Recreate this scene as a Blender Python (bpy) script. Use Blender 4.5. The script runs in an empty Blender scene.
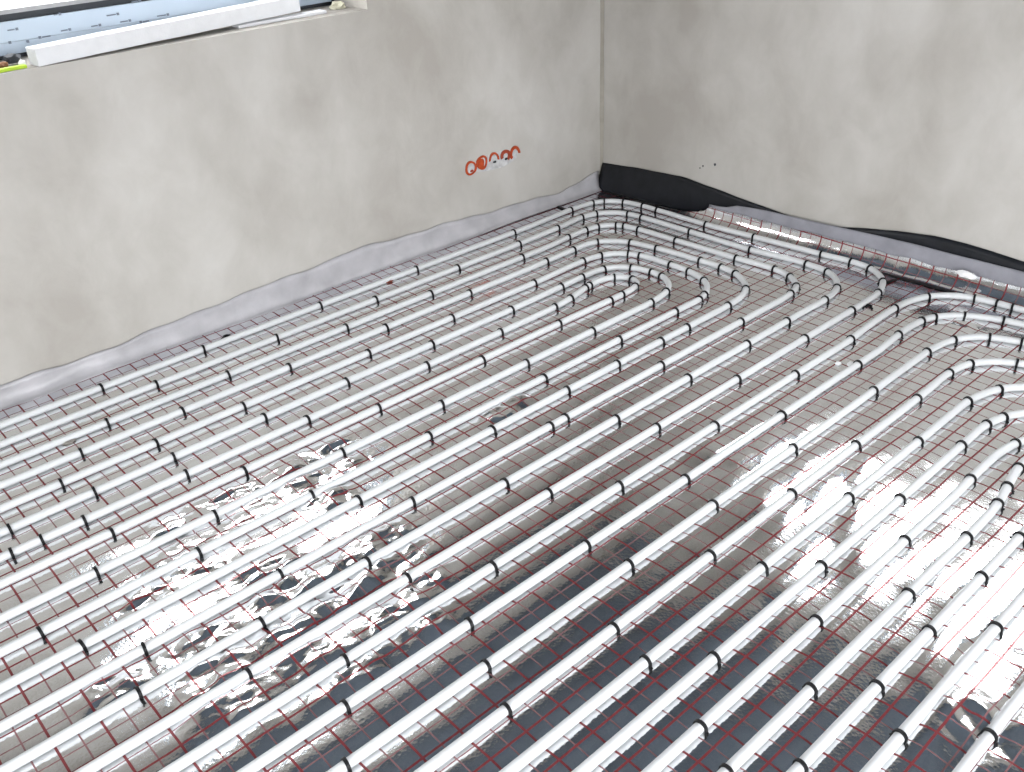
import bpy, bmesh, math, random
import numpy as np
from mathutils import Matrix, Vector, noise

random.seed(7); RNG = np.random.default_rng(11)
sc = bpy.context.scene
COL = sc.collection

# ------------------------------------------------------------------ camera
FPX, YAW, PITCH, ROLL, HCAM = 946.76, 0.859935, 0.531677, -0.051141, 1.65852
def cam_axes():
    fw = np.array([math.cos(PITCH)*math.cos(YAW), math.cos(PITCH)*math.sin(YAW), -math.sin(PITCH)])
    r = np.array([math.sin(YAW), -math.cos(YAW), 0.0]); u = np.cross(r, fw)
    c, s = math.cos(ROLL), math.sin(ROLL)
    return c*r+s*u, -s*r+c*u, fw
RGT, UPV, FWD = cam_axes()
cd = bpy.data.cameras.new('camera'); cam = bpy.data.objects.new('camera', cd); COL.objects.link(cam)
M = Matrix.Identity(4)
for i in range(3):
    M[i][0], M[i][1], M[i][2] = RGT[i], UPV[i], -FWD[i]
M[2][3] = HCAM
cam.matrix_world = M
cd.sensor_width = 36.0; cd.lens = FPX/1024*36.0; cd.clip_start = 0.02
sc.camera = cam

# ------------------------------------------------------------------ world, light, exposure
SKY, GROUND, STRENGTH = (0.955, 0.972, 1.0, 1), (0.28, 0.27, 0.255, 1), 7.5
w = bpy.data.worlds.new('overcast_sky'); sc.world = w; w.use_nodes = True
nt = w.node_tree; nt.nodes.clear()
out = nt.nodes.new('ShaderNodeOutputWorld'); bg = nt.nodes.new('ShaderNodeBackground')
tc = nt.nodes.new('ShaderNodeTexCoord'); sep = nt.nodes.new('ShaderNodeSeparateXYZ'); rp = nt.nodes.new('ShaderNodeValToRGB')
mr = nt.nodes.new('ShaderNodeMapRange'); mr.inputs[1].default_value = -1; mr.inputs[2].default_value = 1
nt.links.new(tc.outputs['Generated'], sep.inputs[0]); nt.links.new(sep.outputs[2], mr.inputs[0]); nt.links.new(mr.outputs[0], rp.inputs[0])
rp.color_ramp.elements[0].position = 0.47; rp.color_ramp.elements[0].color = GROUND
rp.color_ramp.elements[1].position = 0.51; rp.color_ramp.elements[1].color = SKY
nt.links.new(rp.outputs[0], bg.inputs[0]); bg.inputs[1].default_value = STRENGTH; nt.links.new(bg.outputs[0], out.inputs[0])

sc.view_settings.view_transform = 'Standard'; sc.view_settings.look = 'None'
sc.view_settings.gamma = 1.0; sc.view_settings.use_curve_mapping = False
sc.view_settings.exposure = 0.94
sc.cycles.use_denoising = True
sc.cycles.max_bounces = 10; sc.cycles.diffuse_bounces = 6; sc.cycles.glossy_bounces = 6
sc.cycles.sample_clamp_indirect = 12.0

# room measures (metres)
WY = 3.325                                   # left wall plane
CX, SL = 3.56, 0.0424                        # right wall: x = CX + SL*(WY-y)
def wallx(y): return CX + SL*(WY-y)
XB, YB, ZC = -1.95, -1.80, 2.60              # side wall behind, rear wall, ceiling
WIN1 = (0.62, 2.215, 1.072, 2.12)            # in left wall: x0 x1 z0 z1
WIN2 = (0.25, 2.08, 1.12, 2.12)              # in right wall: y0 y1 z0 z1
ADDED_WIN3 = (-0.80, 1.40, 0.06, 2.25)             # unseen glazing added in side wall for front light: y0 y1 z0 z1
ADDED_WIN4 = (-1.30, 2.30, 0.06, 2.30)             # unseen opening put in rear wall to brighten left wall: x0 x1 z0 z1

def portal(loc, rot, sx, sy):
    l = bpy.data.lights.new('opening_daylight', 'AREA'); l.shape = 'RECTANGLE'; l.size = sx; l.size_y = sy
    l.cycles.is_portal = True
    o = bpy.data.objects.new('opening_daylight', l); o.location = loc; o.rotation_euler = rot; COL.objects.link(o)
RA = math.atan(SL)
portal(((WIN1[0]+WIN1[1])/2, WY+0.33, (WIN1[2]+WIN1[3])/2), (math.radians(-90), 0, 0), WIN1[1]-WIN1[0], WIN1[3]-WIN1[2])
ym = (WIN2[0]+WIN2[1])/2
portal((wallx(ym)+0.33, ym, (WIN2[2]+WIN2[3])/2), (0, math.radians(90), RA), WIN2[3]-WIN2[2], WIN2[1]-WIN2[0])
portal((XB-0.33, (ADDED_WIN3[0]+ADDED_WIN3[1])/2, (ADDED_WIN3[2]+ADDED_WIN3[3])/2), (0, math.radians(-90), 0), ADDED_WIN3[3]-ADDED_WIN3[2], ADDED_WIN3[1]-ADDED_WIN3[0])  # sky light through the added side opening

portal(((ADDED_WIN4[0]+ADDED_WIN4[1])/2, YB-0.33, (ADDED_WIN4[2]+ADDED_WIN4[3])/2), (math.radians(90), 0, 0), ADDED_WIN4[1]-ADDED_WIN4[0], ADDED_WIN4[3]-ADDED_WIN4[2])  # sky light through the added rear opening

# ------------------------------------------------------------------ pixel helpers (rays only)
def ray(px, py):
    return RGT*((px-512)/FPX) - UPV*((py-386)/FPX) + FWD
def on_z(px, py, z=0.0):
    d = ray(px, py); t = (z-HCAM)/d[2]; return np.array([0, 0, HCAM]) + d*t
def on_left(px, py, off=0.0):
    d = ray(px, py); t = (WY-off)/d[1]; return np.array([0, 0, HCAM]) + d*t
def on_right(px, py, off=0.0):
    d = ray(px, py); t = (CX+SL*WY-off)/(d[0]+SL*d[1]); return np.array([0, 0, HCAM]) + d*t

# ------------------------------------------------------------------ materials
def new_mat(name):
    m = bpy.data.materials.new(name); m.use_nodes = True
    return m, m.node_tree, m.node_tree.nodes['Principled BSDF']
def simple(name, col, rough=0.5, metal=0.0, spec=0.5, noise_scale=None, var=0.12, bump=0.0, bscale=80):
    m, t, b = new_mat(name)
    b.inputs['Base Color'].default_value = (*col, 1); b.inputs['Roughness'].default_value = rough
    b.inputs['Metallic'].default_value = metal; b.inputs['Specular IOR Level'].default_value = spec
    co = t.nodes.new('ShaderNodeTexCoord')
    n = t.nodes.new('ShaderNodeTexNoise'); n.inputs['Scale'].default_value = noise_scale or 12; n.inputs['Detail'].default_value = 5
    t.links.new(co.outputs['Object'], n.inputs['Vector'])
    r = t.nodes.new('ShaderNodeValToRGB')
    r.color_ramp.elements[0].position = 0.3; r.color_ramp.elements[1].position = 0.7
    r.color_ramp.elements[0].color = (*[c*(1-var) for c in col], 1); r.color_ramp.elements[1].color = (*[min(1, c*(1+var)) for c in col], 1)
    t.links.new(n.outputs['Fac'], r.inputs[0]); t.links.new(r.outputs[0], b.inputs['Base Color'])
    if bump:
        n2 = t.nodes.new('ShaderNodeTexNoise'); n2.inputs['Scale'].default_value = bscale; n2.inputs['Detail'].default_value = 6
        t.links.new(co.outputs['Object'], n2.inputs['Vector'])
        bp = t.nodes.new('ShaderNodeBump'); bp.inputs['Strength'].default_value = bump; bp.inputs['Distance'].default_value = 0.004
        t.links.new(n2.outputs['Fac'], bp.inputs['Height']); t.links.new(bp.outputs[0], b.inputs['Normal'])
    return m

def plaster(name, lo, mid, hi, seed=0.0):
    m, t, b = new_mat(name); L = t.links
    co = t.nodes.new('ShaderNodeTexCoord'); mp = t.nodes.new('ShaderNodeMapping')
    mp.inputs['Location'].default_value = (seed, seed*.7, seed*.3); mp.inputs['Scale'].default_value = (1, 1, 0.75)
    L.new(co.outputs['Object'], mp.inputs[0])
    n1 = t.nodes.new('ShaderNodeTexNoise'); n1.inputs['Scale'].default_value = 1.9; n1.inputs['Detail'].default_value = 6; n1.inputs['Roughness'].default_value = .5; n1.inputs['Distortion'].default_value = 0.25
    n2 = t.nodes.new('ShaderNodeTexNoise'); n2.inputs['Scale'].default_value = 6.5; n2.inputs['Detail'].default_value = 6; n2.inputs['Roughness'].default_value = .6; n2.inputs['Distortion'].default_value = 0.4
    n3 = t.nodes.new('ShaderNodeTexNoise'); n3.inputs['Scale'].default_value = 220; n3.inputs['Detail'].default_value = 3
    for n in (n1, n2, n3): L.new(mp.outputs[0], n.inputs['Vector'])
    mx = t.nodes.new('ShaderNodeMath'); mx.operation = 'MULTIPLY_ADD'; mx.inputs[1].default_value = 0.32
    L.new(n2.outputs['Fac'], mx.inputs[0])
    sc1 = t.nodes.new('ShaderNodeMath'); sc1.operation = 'MULTIPLY'; sc1.inputs[1].default_value = 0.68
    L.new(n1.outputs['Fac'], sc1.inputs[0]); L.new(sc1.outputs[0], mx.inputs[2])
    r = t.nodes.new('ShaderNodeValToRGB'); e = r.color_ramp.elements
    e[0].position = 0.36; e[0].color = (*lo, 1); e[1].position = 0.66; e[1].color = (*hi, 1)
    k = e.new(0.5); k.color = (*mid, 1)
    L.new(mx.outputs[0], r.inputs[0]); L.new(r.outputs[0], b.inputs['Base Color'])
    b.inputs['Roughness'].default_value = 0.75; b.inputs['Specular IOR Level'].default_value = 0.25
    ad = t.nodes.new('ShaderNodeMath'); ad.operation = 'MULTIPLY_ADD'; ad.inputs[1].default_value = 0.12
    L.new(n3.outputs['Fac'], ad.inputs[0]); L.new(n2.outputs['Fac'], ad.inputs[2])
    bp = t.nodes.new('ShaderNodeBump'); bp.inputs['Strength'].default_value = 0.16; bp.inputs['Distance'].default_value = 0.012
    L.new(ad.outputs[0], bp.inputs['Height']); L.new(bp.outputs[0], b.inputs['Normal'])
    return m
M_WALL = plaster('cement_plaster', (.375, .352, .318), (.447, .427, .394), (.530, .512, .482))
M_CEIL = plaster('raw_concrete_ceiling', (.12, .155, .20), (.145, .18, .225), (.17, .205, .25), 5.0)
M_SLAB = simple('insulation_board', (.55, .55, .55), .8)
M_PIPE = simple('white_pipe_plastic', (.645, .655, .66), .40, 0, .45, 6, .03)
_b = M_PIPE.node_tree.nodes['Principled BSDF']; _b.inputs['Subsurface Weight'].default_value = 0.5; _b.inputs['Subsurface Radius'].default_value = (1, 1, 1); _b.inputs['Subsurface Scale'].default_value = 0.012
M_CLIP = simple('black_clip_plastic', (.006, .006, .007), .5, 0, .25)
M_BLACK = simple('black_sealing_film', (.008, .009, .012), .40, 0, .32, 20, .3, .5, 25)
M_STRIP = simple('grey_edge_foam', (.25, .248, .275), .45, 0, .4, 14, .14, .35, 60)
M_FILM = simple('pale_edge_film', (.40, .39, .405), .34, 0, .5, 10, .14, .6, 22)
M_FOAM = simple('white_polystyrene', (.72, .725, .74), .7, 0, .3, 30, .03, .25, 160)
M_BLUE = simple('blue_protective_film', (.47, .56, .66), .38, 0, .5, 3, .05)
M_GREY = simple('grey_frame_plastic', (.33, .33, .34), .5)
M_DARK = simple('dark_gasket', (.02, .024, .03), .6)
M_ORANGE = simple('orange_box_plastic', (.40, .055, .012), .5, 0, .4, 60, .25)
M_RED = simple('dark_red_box_plastic', (.30, .045, .02), .5, 0, .4, 60, .25)
M_MORTAR = simple('grey_mortar', (.50, .50, .50), .85, 0, .2, 50, .2, .5, 90)
M_BEIGE = simple('corner_plaster_bead', (.30, .28, .24), .8, 0, .2, 15, .12)
M_LIME = simple('lime_green_plastic', (.42, .60, .03), .45)
M_BROWN = simple('brown_scrap', (.26, .12, .06), .7)
M_SCRAP = simple('white_paper_scrap', (.85, .85, .85), .5)
M_RUST = simple('dark_red_speck', (.22, .05, .03), .7)
M_MARK = simple('grey_print_ink', (.16, .19, .24), .6)
M_TAN = simple('bare_sill_mortar', (.33, .31, .28), .85, 0, .2, 30, .15, .4, 70)

def glass_mat():
    m = bpy.data.materials.new('window_glass'); m.use_nodes = True; t = m.node_tree; t.nodes.clear()
    o = t.nodes.new('ShaderNodeOutputMaterial'); tr = t.nodes.new('ShaderNodeBsdfTransparent'); gl = t.nodes.new('ShaderNodeBsdfGlossy')
    gl.inputs['Roughness'].default_value = 0.02; tr.inputs[0].default_value = (.96, .96, .96, 1)
    mx = t.nodes.new('ShaderNodeMixShader'); mx.inputs[0].default_value = 0.06
    t.links.new(tr.outputs[0], mx.inputs[1]); t.links.new(gl.outputs[0], mx.inputs[2]); t.links.new(mx.outputs[0], o.inputs[0])
    return m
M_GLASS = glass_mat()

def foil_mat():
    m, t, b = new_mat('printed_aluminium_foil'); L = t.links
    uv = t.nodes.new('ShaderNodeUVMap'); uv.uv_map = 'print'; sp = t.nodes.new('ShaderNodeSeparateXYZ'); L.new(uv.outputs[0], sp.inputs[0])
    def mth(op, a, bb=None):
        n = t.nodes.new('ShaderNodeMath'); n.operation = op
        for i, v in enumerate((a, bb)):
            if v is None: continue
            if isinstance(v, (int, float)): n.inputs[i].default_value = v
            else: L.new(v, n.inputs[i])
        return n.outputs[0]
    lines = None; thin = None
    for k in (0, 1):
        pp = mth('PINGPONG', sp.outputs[k], 0.5)
        bold = mth('LESS_THAN', pp, 0.029); th = mth('GREATER_THAN', pp, 0.4815)
        lines = bold if lines is None else mth('MAXIMUM', lines, bold)
        thin = th if thin is None else mth('MAXIMUM', thin, th)
    fac = mth('MAXIMUM', mth('MULTIPLY', lines, 0.95), mth('MULTIPLY', thin, 0.80))
    mix = t.nodes.new('ShaderNodeMix'); mix.data_type = 'RGBA'
    mix.inputs[6].default_value = (.755, .765, .775, 1); mix.inputs[7].default_value = (.20, .009, .015, 1)
    L.new(fac, mix.inputs[0]); L.new(mix.outputs[2], b.inputs['Base Color'])
    L.new(mth('SUBTRACT', 1.0, mth('MULTIPLY', fac, 0.8)), b.inputs['Metallic'])
    b.inputs['Roughness'].default_value = 0.11
    co = t.nodes.new('ShaderNodeTexCoord')
    n1 = t.nodes.new('ShaderNodeTexNoise'); n1.inputs['Scale'].default_value = 26; n1.inputs['Detail'].default_value = 2; n1.inputs['Distortion'].default_value = .6
    n2 = t.nodes.new('ShaderNodeTexVoronoi'); n2.inputs['Scale'].default_value = 120
    L.new(co.outputs['Object'], n1.inputs['Vector']); L.new(co.outputs['Object'], n2.inputs['Vector'])
    h = t.nodes.new('ShaderNodeMath'); h.operation = 'MULTIPLY_ADD'; h.inputs[1].default_value = 0.75
    L.new(n2.outputs['Distance'], h.inputs[0]); L.new(n1.outputs['Fac'], h.inputs[2])
    bp = t.nodes.new('ShaderNodeBump'); bp.inputs['Strength'].default_value = 0.07; bp.inputs['Distance'].default_value = 0.004
    L.new(h.outputs[0], bp.inputs['Height']); L.new(bp.outputs[0], b.inputs['Normal'])
    return m
M_FOIL = foil_mat()

# ------------------------------------------------------------------ object helpers
def tag(o, label=None, cat=None, group=None, kind=None):
    for k, v in (('label', label), ('category', cat), ('group', group), ('kind', kind)):
        if v: o[k] = v
    return o
def mesh_obj(name, verts, faces, mat, parent=None, smooth=False):
    me = bpy.data.meshes.new(name); me.from_pydata([tuple(map(float, v)) for v in verts], [], faces); me.update()
    if smooth: me.polygons.foreach_set('use_smooth', [True]*len(me.polygons))
    me.materials.append(mat)
    o = bpy.data.objects.new(name, me); COL.objects.link(o)
    if parent: o.parent = parent
    return o
def bm_obj(name, bm, mat, parent=None, smooth=False):
    me = bpy.data.meshes.new(name); bmesh.ops.recalc_face_normals(bm, faces=bm.faces); bm.to_mesh(me); bm.free()
    if smooth: me.polygons.foreach_set('use_smooth', [True]*len(me.polygons))
    me.materials.append(mat)
    o = bpy.data.objects.new(name, me); COL.objects.link(o)
    if parent: o.parent = parent
    return o
def box(bm, p0, p1, f=None):
    f = f or (lambda v: v)
    x0, y0, z0 = p0; x1, y1, z1 = p1
    v = [bm.verts.new(f((x, y, z))) for x in (x0, x1) for y in (y0, y1) for z in (z0, z1)]
    for q in ((0, 1, 3, 2), (4, 6, 7, 5), (0, 4, 5, 1), (2, 3, 7, 6), (0, 2, 6, 4), (1, 5, 7, 3)):
        bm.faces.new([v[i] for i in q])
def empty(name, loc=(0, 0, 0)):
    o = bpy.data.objects.new(name, None); o.location = loc; COL.objects.link(o); o.empty_display_size = .1
    return o
def sweep(profile_fn, n, mat, name, parent=None, smooth=True):
    """profile_fn(i) -> list of points (closed loop) at station i"""
    vs, fs = [], []
    for i in range(n):
        P = profile_fn(i); k = len(P); vs += list(P)
        if i:
            a, b = (i-1)*k, i*k
            for j in range(k): fs.append((a+j, a+(j+1) % k, b+(j+1) % k, b+j))
    fs.append(tuple(range(k))[::-1]); fs.append(tuple(range((n-1)*k, n*k)))
    return mesh_obj(name, vs, fs, mat, parent, smooth)

# ------------------------------------------------------------------ room shell
T = 0.36
def slant(v):                                   # x measured from right wall plane
    return (v[0]+wallx(v[1]), v[1], v[2])
def wall_with_hole(name, a0, a1, hole, f):
    """boxes in (a, depth, z) mapped by f"""
    h0, h1, z0, z1 = hole; bm = bmesh.new()
    box(bm, (a0, 0, -.12), (h0, T, ZC), f); box(bm, (h1, 0, -.12), (a1, T, ZC), f)
    box(bm, (h0, 0, -.12), (h1, T, z0), f); box(bm, (h0, 0, z1), (h1, T, ZC), f)
    return tag(bm_obj(name, bm, M_WALL), kind='structure')
wl = wall_with_hole('wall_left', XB-T, CX+.7, WIN1, lambda v: (v[0], WY+v[1], v[2]))
wr = wall_with_hole('wall_right', YB-T, WY, WIN2, lambda v: (wallx(v[0])+v[1], v[0], v[2]))
ws = wall_with_hole('wall_side', YB-T, WY, ADDED_WIN3, lambda v: (XB-v[1], v[0], v[2]))
wb = wall_with_hole('wall_rear', XB, CX+.6, ADDED_WIN4, lambda v: (v[0], YB-v[1], v[2]))
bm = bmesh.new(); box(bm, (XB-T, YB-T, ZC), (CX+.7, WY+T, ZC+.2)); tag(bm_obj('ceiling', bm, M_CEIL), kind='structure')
bm = bmesh.new(); box(bm, (XB-T, YB-T, -.14), (CX+.7, WY+T, -.004)); tag(bm_obj('floor', bm, M_SLAB), kind='structure')
# plaster bead in the corner
bm = bmesh.new()
pr = [(-.016, 0), (0, -.012), (0, 0)]
vs = []
for i in range(14):
    z = ZC*i/13; j = .0025*math.sin(i*2.1)
    vs += [(CX-.016+j, WY-.0005, z), (CX-.002, WY-.014+j, z), (CX+.002, WY+.002, z)]
fs = []
for i in range(13):
    for j in range(3): fs.append((i*3+j, i*3+(j+1) % 3, i*3+3+(j+1) % 3, i*3+3+j))
tag(mesh_obj('trim_1', vs, fs, M_BEIGE), kind='structure')

# windows: frame bars, sash, gasket, pane; f maps (a, depth, z)
def window(name, hole, f, depth, blue=True):
    h0, h1, z0, z1 = hole
    root = tag(empty(name), kind='structure')
    fm = M_BLUE if blue else M_GREY
    def ring(nm, ins, wd, d0, d1, mat):
        a0, a1, b0, b1 = h0+ins, h1-ins, z0+ins, z1-ins
        bm = bmesh.new()
        box(bm, (a0, d0, b0), (a1, d1, b0+wd), f); box(bm, (a0, d0, b1-wd), (a1, d1, b1), f)
        box(bm, (a0, d0, b0+wd), (a0+wd, d1, b1-wd), f); box(bm, (a1-wd, d0, b0+wd), (a1, d1, b1-wd), f)
        return bm_obj(nm, bm, mat, root)
    ring('foot_gasket', 0.001, .012, depth-.004, depth+.07, M_DARK)
    ring('outer_frame', .010, .040, depth, depth+.075, fm)
    ring('groove_shade', .049, .004, depth+.006, depth+.06, M_GREY)  # grey ring in the joint, shadow line put into its colour
    ring('sash', .052, .062, depth-.006, depth+.065, fm)
    ring('gasket', .112, .024, depth+.010, depth+.06, M_DARK)
    ring('glazing_bead', .135, .014, depth+.008, depth+.055, M_GREY)
    bm = bmesh.new(); box(bm, (h0+.147, depth+.03, z0+.147), (h1-.147, depth+.036, z1-.147), f)
    bm_obj('pane', bm, M_GLASS, root)
    return root
W1 = window('window_1', WIN1, lambda v: (v[0], WY+v[1], v[2]), .235)
W2 = window('window_2', WIN2, lambda v: (wallx(v[0])+v[1], v[0], v[2]), .235)
W4 = window('added_window_4', ADDED_WIN4, lambda v: (v[0], YB-v[1], v[2]), .235, False)  # added rear glazing, out of view, lets more sky onto the left wall
W3 = window('added_window_3', ADDED_WIN3, lambda v: (XB-v[1], v[0], v[2]), .235, False)  # added side glazing behind the camera, there for general light
# small printed marks on the protective film of the left window
for (px, py, L_) in ((17, 29, .030), (70, 29.5, .03), (60, 14, .02), (118, 14, .04), (130, 20.5, .035), (100, 25, .03), (168, 14.5, .04), (40, 37.5, -.035), (28, 41.5, .008), (10, 42.5, .008), (141, 22, -.03), (140, 0.8, .03)):
    d = ray(px, py); yf = WY+.2265; t_ = yf/d[1]; P = np.array([0, 0, HCAM])+d*t_
    bm = bmesh.new(); box(bm, (P[0]-.004, yf-.0008, P[2]-.004), (P[0]+.004, yf+.004, P[2]+.004))
    if abs(L_) > .01:
        a, b_ = sorted((P[0]-.008*np.sign(L_), P[0]-L_))
        box(bm, (a, yf-.0006, P[2]-.0022), (b_, yf+.004, P[2]+.0016))
    bm_obj('print_mark', bm, M_MARK, W1)

# sill of the left window (rough mortar bed) as part of the wall
bm = bmesh.new(); box(bm, (WIN1[0]+.001, WY+.006, WIN1[2]-.01), (WIN1[1]-.001, WY+.245, WIN1[2]+.0004)); bm_obj('sill_bed', bm, M_TAN, wl)

# ------------------------------------------------------------------ pipe layout (units: 0.1 m print cells)
LT = [31.75, 30.5, 29.25, 28.08, 26.84, 25.66, 24.5]
LB = [15.97, 17.22, 18.45, 19.63, 20.81, 22.02, 23.38]
LBEND = [
 [(31.2, 31.85), (32.4, 31.86), (33.30, 31.73), (33.95, 31.38), (34.43, 30.64), (34.62, 29.6), (34.64, 28.5), (34.63, 25.67), (34.82, 23.08), (35.07, 19.78), (35.2, 18.44), (35.08, 17.49), (34.35, 16.52), (33.17, 16.05), (31.9, 15.98)],
 [(30.2, 30.62), (31.49, 30.72), (32.37, 30.5), (33.0, 29.95), (33.30, 29.34), (33.40, 28.4), (33.43, 25.64), (33.48, 22.33), (33.76, 19.9), (33.62, 18.59), (33.2, 17.95), (32.4, 17.42), (31.22, 17.2), (30.2, 17.22)],
 [(29.2, 29.38), (30.40, 29.42), (31.16, 29.28), (31.8, 28.75), (32.08, 27.8), (32.17, 25.44), (32.3, 22.22), (32.40, 20.34), (32.14, 19.36), (31.54, 18.72), (30.7, 18.48), (29.5, 18.44)],
 [(28.3, 28.15), (29.3, 28.12), (29.95, 27.8), (30.55, 27.0), (30.88, 25.48), (31.05, 23.6), (31.1, 22.12), (30.88, 21.1), (30.2, 20.2), (29.3, 19.76), (28.2, 19.64)],
 [(27.2, 26.94), (28.2, 26.88), (29.0, 26.6), (29.55, 26.0), (29.82, 25.2), (29.88, 23.86), (29.83, 22.7), (29.5, 21.75), (28.9, 21.15), (28.1, 20.83), (27.0, 20.8)],
 [(26.4, 25.76), (27.3, 25.74), (28.05, 25.45), (28.5, 24.9), (28.72, 24.1), (28.68, 23.3), (28.3, 22.65), (27.6, 22.22), (26.48, 22.03)],
 [(23.6, 24.54), (24.6, 24.66), (25.8, 24.92), (26.6, 24.98), (27.28, 24.75), (27.66, 24.2), (27.5, 23.68), (26.95, 23.42), (26.1, 23.36), (25.0, 23.36)]]
RT = [14.74, 13.6, 12.3, 11.05, 9.84, 8.82, 7.85, 6.8]
RB = [-2.5, -1.25, 0.0, 1.2, 2.4, 3.6, 4.85, 5.85]
RBEND = []
RX = [35.42, 34.25, 33.0, 31.75, 30.5, 29.35, 28.1]
pre = [[(30.5, 14.84), (32.33, 14.88), (33.4, 14.74), (34.3, 14.35), (34.95, 13.6), (35.24, 12.6), (35.32, 11.6), (35.4, 10.0)],
       [(30.44, 13.7), (31.5, 13.7), (32.5, 13.5), (33.3, 12.9), (33.8, 12.1), (34.08, 11.3), (34.25, 9.8)],
       [(29.0, 12.34), (30.3, 12.32), (31.37, 12.1), (32.2, 11.55), (32.7, 10.6), (32.95, 9.4)],
       [(27.5, 11.08), (28.9, 11.12), (30.1, 10.9), (30.9, 10.25), (31.4, 9.3), (31.7, 8.0)],
       [(26.6, 9.86), (27.9, 9.82), (29.1, 9.47), (29.9, 8.8), (30.35, 7.8), (30.5, 6.8)],
       [(25.5, 8.84), (26.8, 8.82), (27.9, 8.48), (28.8, 7.7), (29.25, 6.7)],
       [(24.5, 7.9), (25.6, 7.88), (26.6, 7.68), (27.5, 7.1), (28.0, 6.35)]]
for k in range(7):
    b = RB[k]; x = RX[k]
    RBEND.append(pre[k] + [(x, b+2.6 if k < 6 else 6.0), (x-.25, b+1.3 if k < 6 else 5.6), (x-1.1, b+.35), (x-2.4, b+.02), (x-3.6, b)])
RBEND.append([(22.0, 6.8), (23.16, 6.86), (24.1, 7.01), (25.2, 7.18), (26.1, 7.12), (26.75, 6.7), (26.75, 6.2), (26.2, 5.88), (25.2, 5.84), (24.0, 5.85)])
X0 = -5.0
def loops(TOP, BOT, BEND):
    n = len(TOP); res = []
    for k in range(n):
        pts = []
        xs = -18.6 if k < 2 else X0
        x = xs
        while x < BEND[k][0][0]-1.5: pts.append((x, TOP[k])); x += 2.5
        pts += BEND[k]
        x = BEND[k][-1][0]-1.6
        while x > X0: pts.append((x, BOT[k])); x -= 2.5
        if k < n-2:
            xc = -12.5+1.05*k; a, c = BOT[k], TOP[k+2]
            pts += [(X0, a), (xc+1.9, a), (xc+.9, a+.3), (xc+.2, a+1.0), (xc, a+2.2)]
            if c-a > 6: pts += [(xc, (a+c)/2)]
            if c-a > 4.4: pts += [(xc, c-2.2)]
            pts += [(xc+.2, c-1.0), (xc+.9, c-.3), (xc+1.9, c), (X0, c)] if c-a > 2.2 else [(xc+1.9, c), (X0, c)]
        elif k == n-1:
            a, c = BOT[k], BOT[k-1]; s = 1 if c > a else -1; h = abs(c-a)/2
            pts += [(X0, a), (X0-1.2, a), (X0-1.2-.7*h, a+s*.3*h), (X0-1.2-h, a+s*h), (X0-1.2-.7*h, c-s*.3*h), (X0-1.2, c), (X0, c)]
        else:
            pts += [(X0, BOT[k])]
        res.append(np.array(pts))
    return res
def catmull(P, step=.22):
    P = np.asarray(P, float); out = []
    Q = np.vstack([2*P[0]-P[1], P, 2*P[-1]-P[-2]])
    for i in range(1, len(Q)-2):
        p0, p1, p2, p3 = Q[i-1:i+3]
        t0 = 0; t1 = t0+max(np.linalg.norm(p1-p0), 1e-4)**.5; t2 = t1+max(np.linalg.norm(p2-p1), 1e-4)**.5; t3 = t2+max(np.linalg.norm(p3-p2), 1e-4)**.5
        straight = abs(p1[1]-p2[1]) < .03 and abs(p0[1]-p1[1]) < .05 and abs(p3[1]-p2[1]) < .05
        n = 2 if straight else max(2, int(np.linalg.norm(p2-p1)/step))
        for t in np.linspace(t1, t2, n, endpoint=False):
            A1 = (t1-t)/(t1-t0)*p0+(t-t0)/(t1-t0)*p1; A2 = (t2-t)/(t2-t1)*p1+(t-t1)/(t2-t1)*p2; A3 = (t3-t)/(t3-t2)*p2+(t-t2)/(t3-t2)*p3
            B1 = (t2-t)/(t2-t0)*A1+(t-t0)/(t2-t0)*A2; B2 = (t3-t)/(t3-t1)*A2+(t-t1)/(t3-t1)*A3
            out.append((t2-t)/(t2-t1)*B1+(t-t1)/(t2-t1)*B2)
    out.append(P[-1]); return np.array(out)
PATHS = [('L', k, catmull(p)) for k, p in enumerate(loops(LT, LB, LBEND))] + [('R', k, catmull(p)) for k, p in enumerate(loops(RT, RB, RBEND))]

# ------------------------------------------------------------------ printed foil sheets
ROWS = np.array(sorted(LT+LB+RT+RB+[33.2, -3.8, -6, -9, -12, -15, -19.0]))
def lattice(x, y, cell, seed):
    """piecewise planar random heights: triangles on a jitter-warped lattice"""
    r = np.random.default_rng(seed); G = r.uniform(-1, 1, (256, 256))
    wx = x/cell + .45*np.sin(y/cell*1.9+seed)+.3*np.sin((x+y)/cell*3.1); wy = y/cell + .45*np.sin(x/cell*1.7+2*seed)+.3*np.sin((x-y)/cell*2.7)
    ix = np.floor(wx).astype(int); iy = np.floor(wy).astype(int); fx = wx-ix; fy = wy-iy
    g = lambda a, b: G[a % 256, b % 256]
    a, b, c, d = g(ix, iy), g(ix+1, iy), g(ix, iy+1), g(ix+1, iy+1)
    return np.where(fx+fy < 1, a+(b-a)*fx+(c-a)*fy, d+(c-d)*(1-fx)+(b-d)*(1-fy))
def smoothn(x, y, cell, seed):
    r = np.random.default_rng(seed); G = r.uniform(-1, 1, (256, 256))
    wx = x/cell; wy = y/cell; ix = np.floor(wx).astype(int); iy = np.floor(wy).astype(int); fx = wx-ix; fy = wy-iy
    fx = fx**3*(fx*(fx*6-15)+10); fy = fy**3*(fy*(fy*6-15)+10); g = lambda a, b: G[a % 256, b % 256]
    return (g(ix, iy)*(1-fx)+g(ix+1, iy)*fx)*(1-fy)+(g(ix, iy+1)*(1-fx)+g(ix+1, iy+1)*fx)*fy
def blobs(x, y, L):
    m = np.zeros_like(x)
    for px, py, rad in L:
        P = on_z(px, py); m = np.maximum(m, np.exp(-((x-P[0])**2+(y-P[1])**2)/(rad*rad)))
    return m
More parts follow.
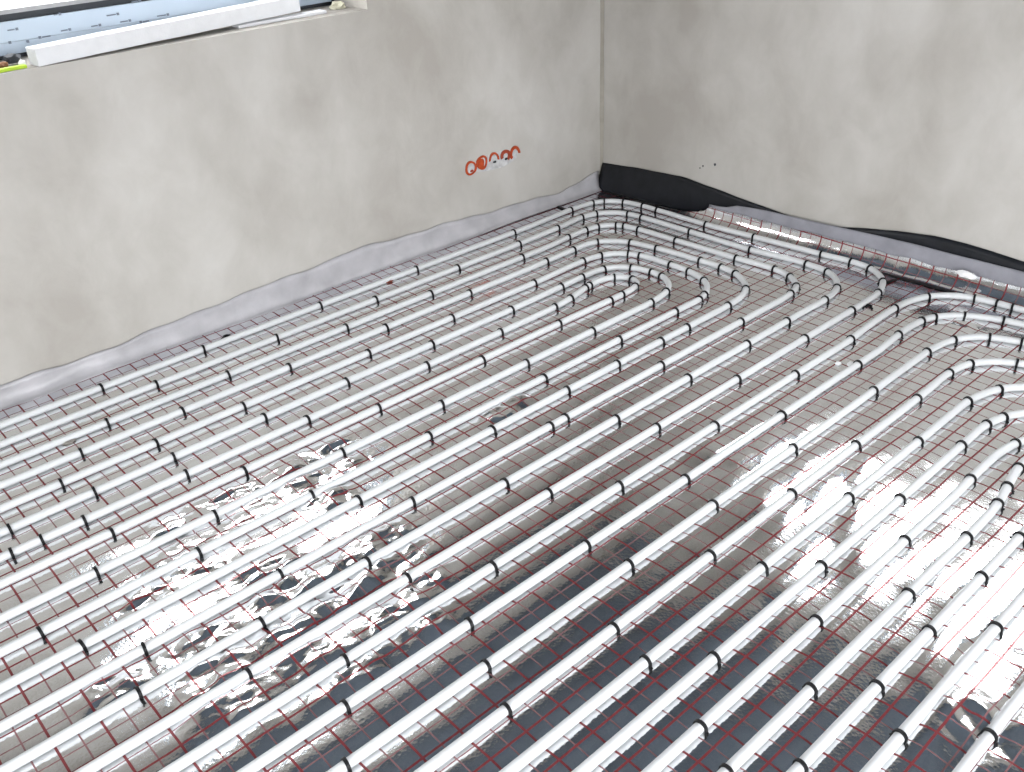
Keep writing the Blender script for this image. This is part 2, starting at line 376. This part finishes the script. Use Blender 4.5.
CRUMPLE = [(345, 452, .07), (300, 475, .09), (240, 505, .09), (180, 530, .08), (385, 550, .10), (420, 590, .09), (340, 590, .12), (270, 580, .10), (290, 640, .10), (210, 650, .09), (340, 665, .09), (385, 625, .09), (230, 700, .09), (150, 600, .06), (110, 690, .06), (190, 560, .08), (430, 620, .06), (960, 325, .06), (510, 402, .06), (500, 415, .05), (985, 735, .09), (700, 215, .05), (330, 500, .08)]
WAVES = [(760, 440, .12), (730, 450, .1), (800, 500, .2), (870, 560, .24), (920, 620, .22), (980, 690, .22), (890, 480, .2), (850, 610, .2)]
def foil_z(x, y):
    yc = y*10; i = np.clip(np.searchsorted(ROWS, yc)-1, 0, len(ROWS)-2)
    gap = ROWS[i+1]-ROWS[i]; u = (yc-ROWS[i])/gap; puff = 4*u*(1-u)
    fade = np.clip((2.75-x)/.5, 0, 1)
    if True: fade = np.where(yc < 15, np.clip((3.0-x)/.5, 0, 1), fade)
    press = .35+.65*np.clip(puff*1.6, 0, 1)*fade + .3*(1-fade)
    z = .0042*puff*fade*(1+.35*smoothn(x, y, .23, 3))
    z = z + .0010*press*(smoothn(x, y, .13, 5)+.6*smoothn(x, y, .06, 6)+1.3)
    cm = np.clip(blobs(x, y, CRUMPLE)*1.5, 0, 1)
    xa, ya = .82*x+.57*y, -.57*x+.82*y
    z = z + cm*press*(.0095*(lattice(xa*.75, ya, .062, 21)+.75)+.0036*lattice(xa, ya, .031, 22))
    wm = np.clip(blobs(x, y, WAVES)*1.4, 0, 1)
    q = .35*x-.94*y+.05*smoothn(x, y, .25, 9)
    z = z + wm*press*.0065*(smoothn(q, (x+.3*y)*.13, .07, 31)+1)
    d = CX+SL*(WY-y)-x                                   # turned up towards the right wall
    up = np.clip((.098-d)/.054, 0, 1)*np.clip((2.92-y)/.3, 0, 1)
    z = z + .064*(1-np.sqrt(np.maximum(0, 1-up**2))) + .004*up*smoothn(x, y, .09, 41)
    dl = WY-y
    z = z + .003*np.clip((.07-dl)/.05, 0, 1)**2*(1+.6*smoothn(x, y, .12, 44))
    return np.maximum(z, 0.0)
# (upper edge, lower edge, print phase x, print phase y, label)
SHEETS = [(32.98, 22.9, .57, .80, 'silver foil sheet with red printed grid running along the window wall'),
          (23.30, 13.0, .31, .24, 'silver foil sheet with red printed grid, crumpled in front of the window'),
          (13.40, 3.1, .83, .37, 'silver foil sheet with red printed grid, brightly shining at lower right'),
          (3.50, -6.8, .20, .50, 'silver foil sheet with red printed grid at the bottom right corner')]
for hi, lo, phx, phy, lab in SHEETS:
    crumpled = hi < 30 and hi > 20
    NY = int((hi-lo)*(20 if crumpled else 10))
    ys = np.linspace(lo, hi, NY+1)/10
    uu = np.concatenate([np.linspace(0, .33, 160)[:-1], np.linspace(.33, .66, 380 if crumpled else 190)[:-1], np.linspace(.66, .985, 190)[:-1], np.linspace(.985, 1, 26)])
    NX = len(uu)-1
    Y = np.repeat(ys, NX+1); xr = wallx(Y)-.044
    X = (XB+.1) + np.tile(uu, NY+1)*(xr-(XB+.1))
    Z = foil_z(X, Y)
    ov = np.clip((Y*10-(hi-.9))/.5, 0, 1)                # laps over the sheet before it
    Z = Z + .0016*ov - .0012*np.clip(((lo+.7)-Y*10)/.3, 0, 1)
    me = bpy.data.meshes.new('foil_sheet')
    V = np.stack([X, Y, Z], 1).astype(np.float32)
    me.vertices.add(len(V)); me.vertices.foreach_set('co', V.ravel())
    a = (np.arange(NY)[:, None]*(NX+1)+np.arange(NX)[None, :]).ravel()
    F = np.stack([a, a+1, a+NX+2, a+NX+1], 1).astype(np.int32)
    me.loops.add(F.size); me.loops.foreach_set('vertex_index', F.ravel())
    me.polygons.add(len(F)); me.polygons.foreach_set('loop_start', np.arange(0, F.size, 4, dtype=np.int32))
    me.update(calc_edges=True)
    me.polygons.foreach_set('use_smooth', [True]*len(F))
    uvl = me.uv_layers.new(name='print')
    UV = np.stack([X*10-phx+10*np.where(wallx(Y)-X < .11, Z, 0), Y*10-phy], 1).astype(np.float32)[F.ravel()]
    uvl.data.foreach_set('uv', UV.ravel())
    me.materials.append(M_FOIL)
    o = bpy.data.objects.new('foil_sheet', me); COL.objects.link(o)
    tag(o, lab, 'foil', 'printed foil sheets on the floor')

# ------------------------------------------------------------------ heating pipes
RP = 0.0123; ZP = RP+.0007
def tube(path, name, parent):
    P = np.column_stack([path/10, np.full(len(path), ZP)])
    d = np.gradient(P, axis=0); d /= np.linalg.norm(d, axis=1)[:, None]+1e-9
    s = np.column_stack([-d[:, 1], d[:, 0], np.zeros(len(d))])
    K = 14; ang = np.linspace(0, 2*math.pi, K, endpoint=False)
    def prof(i): return [P[i]+RP*(math.cos(a)*s[i]+math.sin(a)*np.array([0, 0, 1])) for a in ang]
    return sweep(prof, len(P), M_PIPE, name, parent)
ORD = ['outermost', 'second', 'third', 'fourth', 'fifth', 'sixth', 'seventh', 'eighth']
rootL = tag(empty('heating_pipe', (1.5, 2.4, 0)), 'white plastic heating pipe laid in nested loops into the room corner', 'pipe', 'heating pipe circuits')
rootR = tag(empty('heating_pipe', (1.5, .8, 0)), 'white plastic heating pipe with loops bending out of view at right', 'pipe', 'heating pipe circuits')
for r in (rootL, rootR): r.location = (0, 0, 0)
for side, k, path in PATHS:
    o = tube(path, 'pipe_loop', rootL if side == 'L' else rootR)
    o['label'] = 'white pipe loop, %s of the %s circuit' % (ORD[k] if not (side == 'L' and k == 6) and not (side == 'R' and k == 7) else 'innermost', 'corner' if side == 'L' else 'right-hand')

# ------------------------------------------------------------------ clips
CL = [(12.01,31.57),(11.74,29.16),(9.61,30.64),(17.24,31.70),(22.13,31.83),(23.46,30.48),(19.06,30.54),(21.02,29.15),(22.11,28.02),(14.44,30.41),(16.83,29.23),(17.86,28.09),(20.17,26.80),(16.21,26.84),(18.26,25.64),(20.67,24.48),(13.58,28.06),(17.13,24.51),(18.78,23.40),(14.42,25.79),(22.23,25.65),(27.96,31.81),(31.89,31.82),(33.30,31.73),(33.85,31.43),(34.43,30.64),(34.65,29.50),(34.64,28.64),(34.63,25.67),(34.82,23.08),(27.10,30.44),(29.68,30.59),(31.49,30.69),(32.37,30.62),(33.30,29.34),(33.38,28.51),(33.43,25.64),(33.44,22.33),(26.20,29.30),(29.18,29.38),(30.40,29.42),(31.16,29.39),(31.80,28.71),(31.98,28.40),(32.14,27.64),(32.17,25.44),(32.34,22.22),(26.53,28.13),(28.26,28.15),(29.75,28.04),(30.70,26.84),(30.91,25.48),(31.07,23.23),(31.05,22.12),(30.99,21.26),(30.01,20.08),(28.30,19.64),(25.76,19.69),(24.21,19.70),(21.88,19.58),(24.60,26.87),(27.66,26.95),(28.61,26.77),(29.64,26.09),(29.82,25.54),(29.85,23.86),(29.83,22.85),(29.54,21.80),(28.44,20.92),(27.95,20.76),(26.51,20.80),(23.28,20.79),(19.38,20.81),(25.10,25.73),(26.43,25.76),(27.65,25.67),(28.51,24.94),(28.67,23.98),(28.68,23.35),(27.66,22.27),(26.48,22.03),(23.10,21.99),(19.70,21.97),(23.58,24.54),(24.59,24.64),(25.74,24.88),(26.05,24.91),(27.26,24.77),(27.68,24.07),(27.19,23.42),(26.22,23.35),(25.57,23.36),(22.65,23.33),(27.50,18.42),(22.86,18.40),(26.18,17.24),(22.79,17.16),(23.87,15.94),(35.07,19.78),(35.17,18.44),(35.11,17.49),(34.20,16.48),(33.17,16.01),(31.06,15.99),(27.93,15.94),(33.78,19.67),(33.67,18.59),(32.53,17.48),(31.22,17.19),(28.65,17.21),(32.37,20.34),(32.19,19.46),(31.54,18.72),(30.80,18.51),(34.10,14.48),(32.33,14.89),(28.95,14.79),(25.47,14.77),(35.18,13.13),(35.26,12.31),(35.31,11.74),(32.02,13.66),(32.67,13.51),(33.47,12.74),(34.01,11.54),(30.44,13.73),(27.53,13.65),(29.94,12.35),(31.37,12.11),(32.42,11.32),(32.74,10.28),(29.01,11.14),(30.11,10.93),(31.16,9.77),(8.10,31.52),(7.33,29.17),(9.43,27.97),(11.05,26.79),(6.03,28.08),(7.96,26.82),(4.93,26.88),(8.02,25.51),(3.07,26.00),(5.51,25.58),(7.87,24.50),(9.22,23.46),(3.54,24.32),(4.75,24.47),(2.78,24.31),(5.06,23.37),(7.59,22.02),(4.14,22.05),(6.45,20.77),(11.20,25.63),(12.14,24.36),(14.19,23.41),(15.81,22.04),(11.85,22.04),(14.31,20.90),(15.95,19.66),(10.03,20.85),(10.82,19.70),(11.90,18.52),(14.36,17.28),(9.50,17.22),(11.70,14.75),(7.58,18.51),(9.86,16.05),(19.37,19.52),(17.43,18.44),(18.10,18.40),(19.15,17.19),(19.70,15.93),(14.93,15.97),(21.05,14.69),(16.61,14.67),(18.15,13.57),(14.02,13.47),(17.78,12.27),(14.28,12.20),(15.98,11.03),(16.57,9.82),(26.26,12.28),(26.80,11.06),(27.73,9.83),(29.11,9.47),(22.96,13.64),(21.65,12.35),(23.06,11.05),(24.52,9.89),(25.17,8.82),(26.81,8.81),(27.56,8.58),(19.71,11.05),(20.64,9.78),(21.51,8.84),(23.73,7.92),(26.37,7.76),(25.18,7.17),(24.08,7.01),(23.16,6.86),(20.00,7.84),(21.24,6.79),(22.18,5.90),(17.61,8.86),(2.26,20.75),(2.87,19.59),(3.93,18.49),(3.25,17.25),(5.29,15.96),(6.33,17.25),(7.17,14.74),(6.41,13.51),(9.97,13.43),(9.39,12.29),(5.55,12.33),(8.89,10.99),(12.30,10.97),(12.04,9.84),(13.23,8.71),(11.51,7.71),(11.00,6.89),(15.86,7.82),(18.23,6.81),(14.02,6.78),(15.07,5.80),(17.40,5.78),(18.57,4.85),(12.12,5.87),(14.22,4.86),(15.53,3.60),(20.0,5.85)]
def clip_mesh():
    ri, ro, w_ = RP+.0004, RP+.0042, .0040
    vs, fs = [], []
    prof = []
    prof.append((-1, -ZP+.001)); 
    N = 12
    cen, outp = [], []
    for i in range(N+1):
        a = math.pi*i/N; cen.append((math.cos(a), math.sin(a)))
    ring = [(-ri, -ZP*.9, -ro, -ZP*.9)]  # placeholder for the leg end
    st = [((ri, -.008), (ro, -.008))] + [((ri*c, ri*s), (ro*c, ro*s)) for c, s in cen] + [((-ri, -.008), (-ro, -.008))]
    for (i0, o0) in st:
        vs += [(-w_, i0[0], i0[1]), (w_, i0[0], i0[1]), (w_, o0[0], o0[1]), (-w_, o0[0], o0[1])]
    n = len(st)
    for k in range(n-1):
        a, b = k*4, k*4+4
        for j in range(4): fs.append((a+j, a+(j+1) % 4, b+(j+1) % 4, b+j))
    fs += [(0, 3, 2, 1), tuple(range((n-1)*4, n*4))]
    for s in (1, -1):                                # barbed feet pointing outwards
        b = len(vs); y0, y1, z0, z1 = s*ri, s*(ro+.0042), -.0108, -.0068
        vs += [(-w_, y0, z0), (w_, y0, z0), (w_*.6, y1, z0), (-w_*.6, y1, z0), (-w_, y0, z1), (w_, y0, z1), (w_*.6, y1, z0+.0022), (-w_*.6, y1, z0+.0022)]
        fs += [(b, b+1, b+2, b+3), (b+4, b+7, b+6, b+5), (b, b+4, b+5, b+1), (b+1, b+5, b+6, b+2), (b+2, b+6, b+7, b+3), (b+3, b+7, b+4, b)]
    me = bpy.data.meshes.new('pipe_clip'); me.from_pydata(vs, [], fs); me.update(); me.materials.append(M_CLIP)
    return me
CM = clip_mesh()
FINE = []
for side, k, path in PATHS:
    q = np.concatenate([np.linspace(path[i], path[i+1], max(2, int(np.linalg.norm(path[i+1]-path[i])/.06)), endpoint=False) for i in range(len(path)-1)])
    FINE.append((side, k, q))
NTH = 'first second third fourth fifth sixth seventh eighth ninth tenth eleventh twelfth thirteenth fourteenth'.split()
runs = {}
for x, y in CL:
    best = None
    for side, k, q in FINE:
        d = np.hypot(q[:, 0]-x, q[:, 1]-y); i = int(d.argmin())
        if best is None or d[i] < best[0]: best = (d[i], side, k, i, q)
    d, side, k, i, q = best
    bend = (LBEND if side == 'L' else RBEND)[k]; far = (LT if side == 'L' else RT)[k]
    part = 'bend' if q[i][0] > bend[1][0] else ('far run' if abs(q[i][1]-far) < .6 else 'near run')
    runs.setdefault((side, k, part), []).append((i, q))
for (side, k, part), L_ in runs.items():
    L_.sort(key=lambda t: t[0], reverse=(part == 'far run'))
    last = (side == 'L' and k == 6) or (side == 'R' and k == 7)
    loop = ('innermost' if last else ORD[k])+(' corner' if side == 'L' else ' right-hand')
    for n_, (i, q) in enumerate(L_):
        i0, i1 = max(i-2, 0), min(i+2, len(q)-1); tg = q[i1]-q[i0]; a = math.atan2(tg[1], tg[0])
        o = bpy.data.objects.new('pipe_clip', CM); COL.objects.link(o)
        o.location = (q[i][0]/10, q[i][1]/10, ZP); o.rotation_euler = (random.uniform(-.08, .08), random.uniform(-.08, .08), a+random.uniform(-.12, .12))
        end = 'from the window side' if part == 'bend' else 'from its bend'
        tag(o, 'black clip on the %s of the %s loop, %s %s' % (part, loop, NTH[n_], end), 'clip', 'black clips along the heating pipes')

# ------------------------------------------------------------------ edge strips and films
def strip(name, P_low, P_mid, P_top, th, mat, label, cat, group=None, rows=8, wob=.004, seed=3):
    """standing sheet through three matching polylines (bottom, middle, top), th thick"""
    n = len(P_low); vs = []; fs = []
    for i in range(n):
        A, B, C = (np.array(p[i], float) for p in (P_low, P_mid, P_top))
        for j in range(rows+1):
            t = j/rows; p = (1-t)**2*A+2*t*(1-t)*(2*B-.5*A-.5*C)+t*t*C
            w_ = wob*noise.noise(Vector((p[0]*9, p[1]*9, t*2+seed)))*min(1, 3*t)
            vs.append((p[0]+w_*.7, p[1]+w_*.7, p[2]+.3*w_))
    R = rows+1
    for i in range(n-1):
        for j in range(rows): fs.append((i*R+j, i*R+R+j, i*R+R+j+1, i*R+j+1))
    o = mesh_obj(name, vs, fs, mat, smooth=True)
    md = o.modifiers.new('thick', 'SOLIDIFY'); md.thickness = th; md.offset = 0
    return tag(o, label, cat, group)
def interp(pts, n):
    pts = sorted(pts); a = np.array([p[0] for p in pts]); b = np.array([p[1] for p in pts])
    return lambda v: float(np.interp(v, a, b))
# pale film along the left wall
LTOP = [(on_left(px, py, .004)[0], on_left(px, py, .004)[2]) for px, py in ((0, 385.5), (60, 365), (128, 340.5), (205, 308), (256, 289), (356, 249), (456, 220.5), (512, 205), (560, 192), (585, 178), (601, 170))]
ft = interp([(XB+.05, .08)]+LTOP, 0)
xs = np.linspace(XB+.03, CX-.035, 190)
lowL = [(x, WY-.042+.005*math.sin(x*7), .007) for x in xs]
topL = [(x, WY-.008, ft(x)+.004*math.sin(x*13)+.003*math.sin(x*31)) for x in xs]
midL = [(x, WY-.017, .03+.006*math.sin(x*9)) for x in xs]
strip('edge_film', lowL, midL, topL, .0016, M_FILM, 'pale plastic edge film standing along the foot of the window wall', 'edge film', wob=.006)
# black film along the right wall
BT = []
for px, py in ((604, 163), (637, 168), (684, 177), (736, 196.5), (776, 211), (810, 222), (843, 227), (893, 230.5), (933, 235.5), (968, 244), (1024, 262)):
    P = on_right(px, py, .008); BT.append((P[1], P[2]))
fb = interp([(YB, .17)]+BT, 0)
ysb = np.linspace(WY-.012, YB+.05, 200)
def dlow(y): return .012+.035*np.clip((y-2.55)/.4, 0, 1)
lowB = [(wallx(y)-dlow(y), y, .004 if y > 2.7 else .03) for y in ysb]
topB = [(wallx(y)-.006-.004*math.sin(y*5)**2, y, fb(y)) for y in ysb]
midB = [(wallx(y)-.012-.4*dlow(y), y, fb(y)*.5) for y in ysb]
strip('sealing_film', lowB, midB, topB, .0016, M_BLACK, 'black sealing film hanging at the foot of the right wall', 'sealing film', wob=.005, seed=8)
# grey foam strip in front of it
GT = []
for px, py in ((722, 203), (768, 211), (810, 221), (843, 228), (918, 245), (968, 258), (1024, 272)):
    P = on_right(px, py, .026); GT.append((P[1], P[2]))
GB = []
for px, py in ((722, 206), (768, 222), (843, 239), (918, 257), (968, 272), (1024, 288)):
    P = on_right(px, py, .034); GB.append((P[1], P[2]))
fg, fgb = interp([(YB, .13)]+GT, 0), interp([(YB, .05)]+GB, 0)
ysg = np.linspace(2.62, YB+.05, 150)
lowG = [(wallx(y)-.036, y, max(.004, fgb(y)-.03)) for y in ysg]
midG = [(wallx(y)-.034, y, .5*(fg(y)+fgb(y)-.03)) for y in ysg]
topG = [(wallx(y)-.024, y, fg(y)-.06*np.clip((y-2.48)/.14, 0, 1)) for y in ysg]
strip('edge_strip', lowG, midG, topG, .008, M_STRIP, 'grey foam edge strip standing along the foot of the right wall', 'edge strip', wob=.003, seed=5)

# ------------------------------------------------------------------ wall sockets
SOCK = [(470.5, 168, 'full', 'leftmost orange socket box, round ring with pale mortar inside'), (481.5, 162.5, 'solid', 'bright orange socket box second from left, ring filled with orange'),
        (493.5, 159, 'half', 'middle socket box, orange rim half covered with grey mortar'), (505, 156, 'dark', 'dark red socket box second from right beside the corner end one'), (514.5, 153, 'full2', 'rightmost socket box in the row, orange rim over grey mortar')]
def ring_mesh(bm, cx, cz, r0, r1, y0, y1, a0=0, a1=2*math.pi, n=24):
    full = a1-a0 > 6.28; N = n if full else n+1; V = []
    for i in range(N):
        a = a0+(a1-a0)*i/n; c, s = math.cos(a), math.sin(a); j = 1+.05*math.sin(3*a+cx*50)
        V.append([bm.verts.new((cx+r*j*c, y, cz+r*j*s)) for r, y in ((r0, y0), (r1, y0), (r1, y1), (r0, y1))])
    for i in range(n if full else n):
        A, B = V[i], V[(i+1) % N]
        for k in range(4): bm.faces.new((A[k], A[(k+1) % 4], B[(k+1) % 4], B[k]))
    if not full:
        bm.faces.new(V[0]); bm.faces.new(V[-1][::-1])
def lump(bm, cx, cz, rx, rz, y0, y1, seed, n=18):
    c0 = bm.verts.new((cx, y1, cz)); V = []; U = []
    for i in range(n):
        a = 2*math.pi*i/n; k = 1+.22*noise.noise(Vector((math.cos(a)*1.3+seed, math.sin(a)*1.3, seed)))
        V.append(bm.verts.new((cx+rx*k*math.cos(a), y0, cz+rz*k*math.sin(a)))); U.append(bm.verts.new((cx+rx*k*.8*math.cos(a), y1, cz+rz*k*.8*math.sin(a))))
    for i in range(n):
        j = (i+1) % n; bm.faces.new((V[i], V[j], U[j], U[i])); bm.faces.new((U[i], U[j], c0))
bm = bmesh.new(); P0 = on_left(470, 168); P1 = on_left(515, 153)
lump(bm, (P0[0]+P1[0])/2+.015, (P0[2]+P1[2])/2-.006, .165, .040, WY+.001, WY-.0016, 4.0, 40)
bm_obj('mortar_patch', bm, M_MORTAR, wl)
for n_, (px, py, kind, lab) in enumerate(SOCK):
    P = on_left(px, py); cx, cz = P[0], P[2]; r = .033
    root = tag(empty('socket_box', (0, 0, 0)), lab, 'socket box', 'orange socket boxes in the window wall')
    mat = M_RED if kind == 'dark' else M_ORANGE
    bm = bmesh.new()
    if kind in ('full', 'solid'): ring_mesh(bm, cx, cz, r*.72, r, WY+.002, WY-.006)
    elif kind == 'half': ring_mesh(bm, cx, cz, r*.66, r*.95, WY+.002, WY-.006, -.3, math.pi*1.05, 16)
    elif kind == 'dark': ring_mesh(bm, cx, cz, r*.45, r*.95, WY+.002, WY-.006, -.9, math.pi*1.1, 16)
    else: ring_mesh(bm, cx, cz, r*.6, r, WY+.002, WY-.006, -.2, math.pi*1.25, 16)
    bm_obj('rim', bm, mat, root)
    bm = bmesh.new()
    if kind == 'solid':
        lump(bm, cx-.004, cz-.006, r*.7, r*.85, WY+.001, WY-.0045, 3.3)
        bm_obj('cover', bm, M_ORANGE, root)
    else:
        lump(bm, cx, cz-.006, r*.72, r*.75, WY+.001, WY-.0032, n_+1.7)
        bm_obj('mortar_fill', bm, M_MORTAR, root)
    if kind in ('full', 'half', 'dark'):
        bm = bmesh.new(); lump(bm, cx+.004, cz-.014, r*.35, r*.22, WY, WY-.0050, n_+9.1, 10); bm_obj('cable_hole', bm, M_DARK if kind != 'full' else M_RED, root)
# small pits in the right wall
for px, py, r in ((715, 164.5, .007), (703, 166, .005), (700, 168, .004)):
    P = on_right(px, py, .0); bm = bmesh.new()
    n = 9; c0 = bm.verts.new((P[0]-.0012, P[1], P[2])); V = [bm.verts.new((P[0]-.0004, P[1]+r*(1+.3*math.sin(i*2.3))*math.cos(i*2*math.pi/n), P[2]+r*(1+.3*math.cos(i*1.7))*math.sin(i*2*math.pi/n))) for i in range(n)]
    for i in range(n): bm.faces.new((V[i], V[(i+1) % n], c0))
    bm_obj('wall_pit', bm, M_DARK, wr)

# ------------------------------------------------------------------ things on the window sill
ZS = WIN1[2]
def bar(name, a, b, wdt, z0, z1, zr, mat, label, cat, seg=16, rough=.0012):
    """board from a to b (front-bottom edge), wdt deep away from the room, right end raised by zr"""
    a = np.array(a); b = np.array(b); d = b-a; Lg = np.linalg.norm(d); d /= Lg; nrm = np.array([-d[1], d[0]])
    vs = []
    for i in range(seg+1):
        t = i/seg; p = a+d*Lg*t; dz = zr*t
        for (o_, z) in ((0, z0), (wdt, z0), (wdt, z1), (0, z1)):
            q = p+nrm*o_; j = rough*noise.noise(Vector((q[0]*25, q[1]*25, z*40)))
            vs.append((q[0], q[1]+j, z+dz+j))
    fs = [(0, 1, 2, 3)]
    for i in range(seg):
        for j in range(4): fs.append((i*4+j, i*4+4+j, i*4+4+(j+1) % 4, i*4+(j+1) % 4))
    n = seg*4; fs.append((n+3, n+2, n+1, n))
    o = mesh_obj(name, vs, fs, mat)
    bv = o.modifiers.new('soft_edges', 'BEVEL'); bv.width = .0015; bv.segments = 1; bv.limit_method = 'ANGLE'
    return tag(o, label, cat)
pl_ = on_z(40, 67, ZS+.001); pr_ = on_z(301, 11.5, ZS+.015)
bar('polystyrene_bar', (pl_[0], max(pl_[1], WY+.004)), (pr_[0], pr_[1]), .065, ZS+.0005, ZS+.055, .0165, M_FOAM, 'long white polystyrene bar lying across the window sill', 'foam bar')
p1, p2 = on_z(239, 28.5, ZS+.001), on_z(327, 13.0, ZS+.001)
bar('polystyrene_strip', (p1[0], p1[1]), (p2[0], p2[1]), .05, ZS+.0005, ZS+.0105, 0, M_FOAM, 'thin white polystyrene strip wedged under the right end of the bar', 'foam strip', 10)
g1, g2 = on_z(-60, 82, ZS+.001), on_z(27, 67.5, ZS+.001)
bar('lime_green_strip', (g1[0], WY+.006), (g2[0], WY+.02), .02, ZS+.0005, ZS+.011, 0, M_LIME, 'lime green plastic strip on the sill left of the white bar', 'strip', 6, .0003)
def crumple(name, c, r, mat, label, cat, seed, flat=.6, parent=None):
    bm = bmesh.new(); bmesh.ops.create_icosphere(bm, subdivisions=2, radius=1)
    for v in bm.verts:
        k = 1+.55*noise.noise(v.co*1.9+Vector((seed, seed, 0)))
        v.co = Vector((c[0]+v.co.x*r[0]*k, c[1]+v.co.y*r[1]*k, c[2]+max(v.co.z*r[2]*k, -r[2]*flat)))
    o = bm_obj(name, bm, mat)
    return tag(o, label, cat) if label else o
q = on_z(14, 61, ZS+.012); crumple('plastic_scrap', (q[0], q[1], ZS+.018), (.028, .02, .02), M_DARK, 'crumpled dark plastic scrap on the sill beside the white bar end', 'scrap', 1.3)
q = on_z(19, 61.5, ZS+.015); crumple('paper_scrap', (q[0], q[1]-.024, ZS+.012), (.012, .009, .013), M_SCRAP, 'small pale scrap in front of the dark plastic on the sill', 'scrap', 4.1)
q = on_z(2, 65, ZS+.01); crumple('mortar_crumb', (q[0], q[1], ZS+.009), (.018, .014, .012), M_BROWN, 'brown crumb on the sill behind the green strip', 'crumb', 2.2)
q = on_z(338, 6, ZS+.01); crumple('foam_blob', (q[0], q[1], ZS+.010), (.035, .022, .018), simple('yellowish_foam', (.62, .60, .46), .8), 'yellowish foam blob in the right corner of the sill', 'foam blob', 6.2)

# ------------------------------------------------------------------ loose bits on the foil
def blade(name, pts, wdt, z, th, mat, label, cat):
    """flat pointed ribbon along pixel points lying on the foil"""
    P = [on_z(px, py, z)[:2] for px, py in pts]; n = len(P); vs = []; fs = []
    for p in P: p[0] = min(p[0], wallx(p[1])-.108)
    for i in range(n):
        t = P[min(i+1, n-1)]-P[max(i-1, 0)]; t /= np.linalg.norm(t); s = np.array([-t[1], t[0]]); w_ = wdt[i]
        zz = float(foil_z(np.array([P[i][0]]), np.array([P[i][1]]))[0])+.0025
        for k in (1, -1): vs += [(*(P[i]+s*w_*k), zz), (*(P[i]+s*w_*k), zz+th)]
    for i in range(n-1):
        a, b = i*4, i*4+4
        fs += [(a, b, b+1, a+1), (a+2, a+3, b+3, b+2), (a+1, b+1, b+3, a+3), (a, a+2, b+2, b)]
    fs += [(0, 1, 3, 2), ((n-1)*4, (n-1)*4+2, (n-1)*4+3, (n-1)*4+1)]
    return tag(mesh_obj(name, vs, fs, mat), label, cat)
blade('film_offcut', [(878, 270), (900, 272.5), (925, 277), (948, 281), (966, 285)], [.003, .008, .012, .014, .008], .004, .001, M_BLACK, 'pointed black film offcut lying on the foil near the right wall', 'film offcut')
blade('loose_clip', [(886, 282.5), (893, 280), (897, 279.5)], [.004, .006, .004], .006, .004, M_CLIP, 'loose black clip lying beside the bend of the outermost corner loop', 'clip')
def loose(px, py, rz, label):
    P = on_z(px, py, .008); o = bpy.data.objects.new('loose_clip', CM); COL.objects.link(o)
    z = float(foil_z(np.array([P[0]]), np.array([P[1]]))[0])
    o.location = (P[0], P[1], z+.004); o.rotation_euler = (0, math.radians(88), rz); tag(o, label, 'clip')
loose(868, 306, .4, 'loose black clip lying on the foil before the right-hand circuit bend')
loose(227, 337, .9, 'loose black clip lying between the window wall and outermost pipe')
blade('loose_clip', [(557, 206), (563, 208.5), (570, 210)], [.006, .008, .004], .006, .004, M_CLIP, 'loose black clip lying by the outermost pipe near the room corner', 'clip')
q = on_right(967, 275, .085); crumple('tape_scrap', (q[0], q[1], q[2]), (.014, .040, .016), M_SCRAP, 'crumpled white scrap lying against the edge strip of the right wall', 'scrap', 7.7)
q = on_z(389, 282, .004); crumple('red_crumb', (q[0], q[1], .008), (.018, .013, .006), M_RUST, 'dark red crumb between the two pipes nearest the window wall', 'crumb', 3.1)
q = on_z(69.5, 442.5, .004); crumple('brown_crumb', (q[0], q[1], .007), (.022, .012, .004), M_TAN, 'flat brownish mortar crumb on the foil at the far left', 'crumb', 5.1)
for n_, (px, py) in enumerate(((838, 364.5), (850, 365))):
    q = on_z(px, py, .003); crumple('paper_shred', (q[0], q[1], .007), (.014, .010, .005), M_SCRAP, ('left' if n_ == 0 else 'right')+' of two white shreds on the foil before the second bend', 'scrap', 8.1+n_)
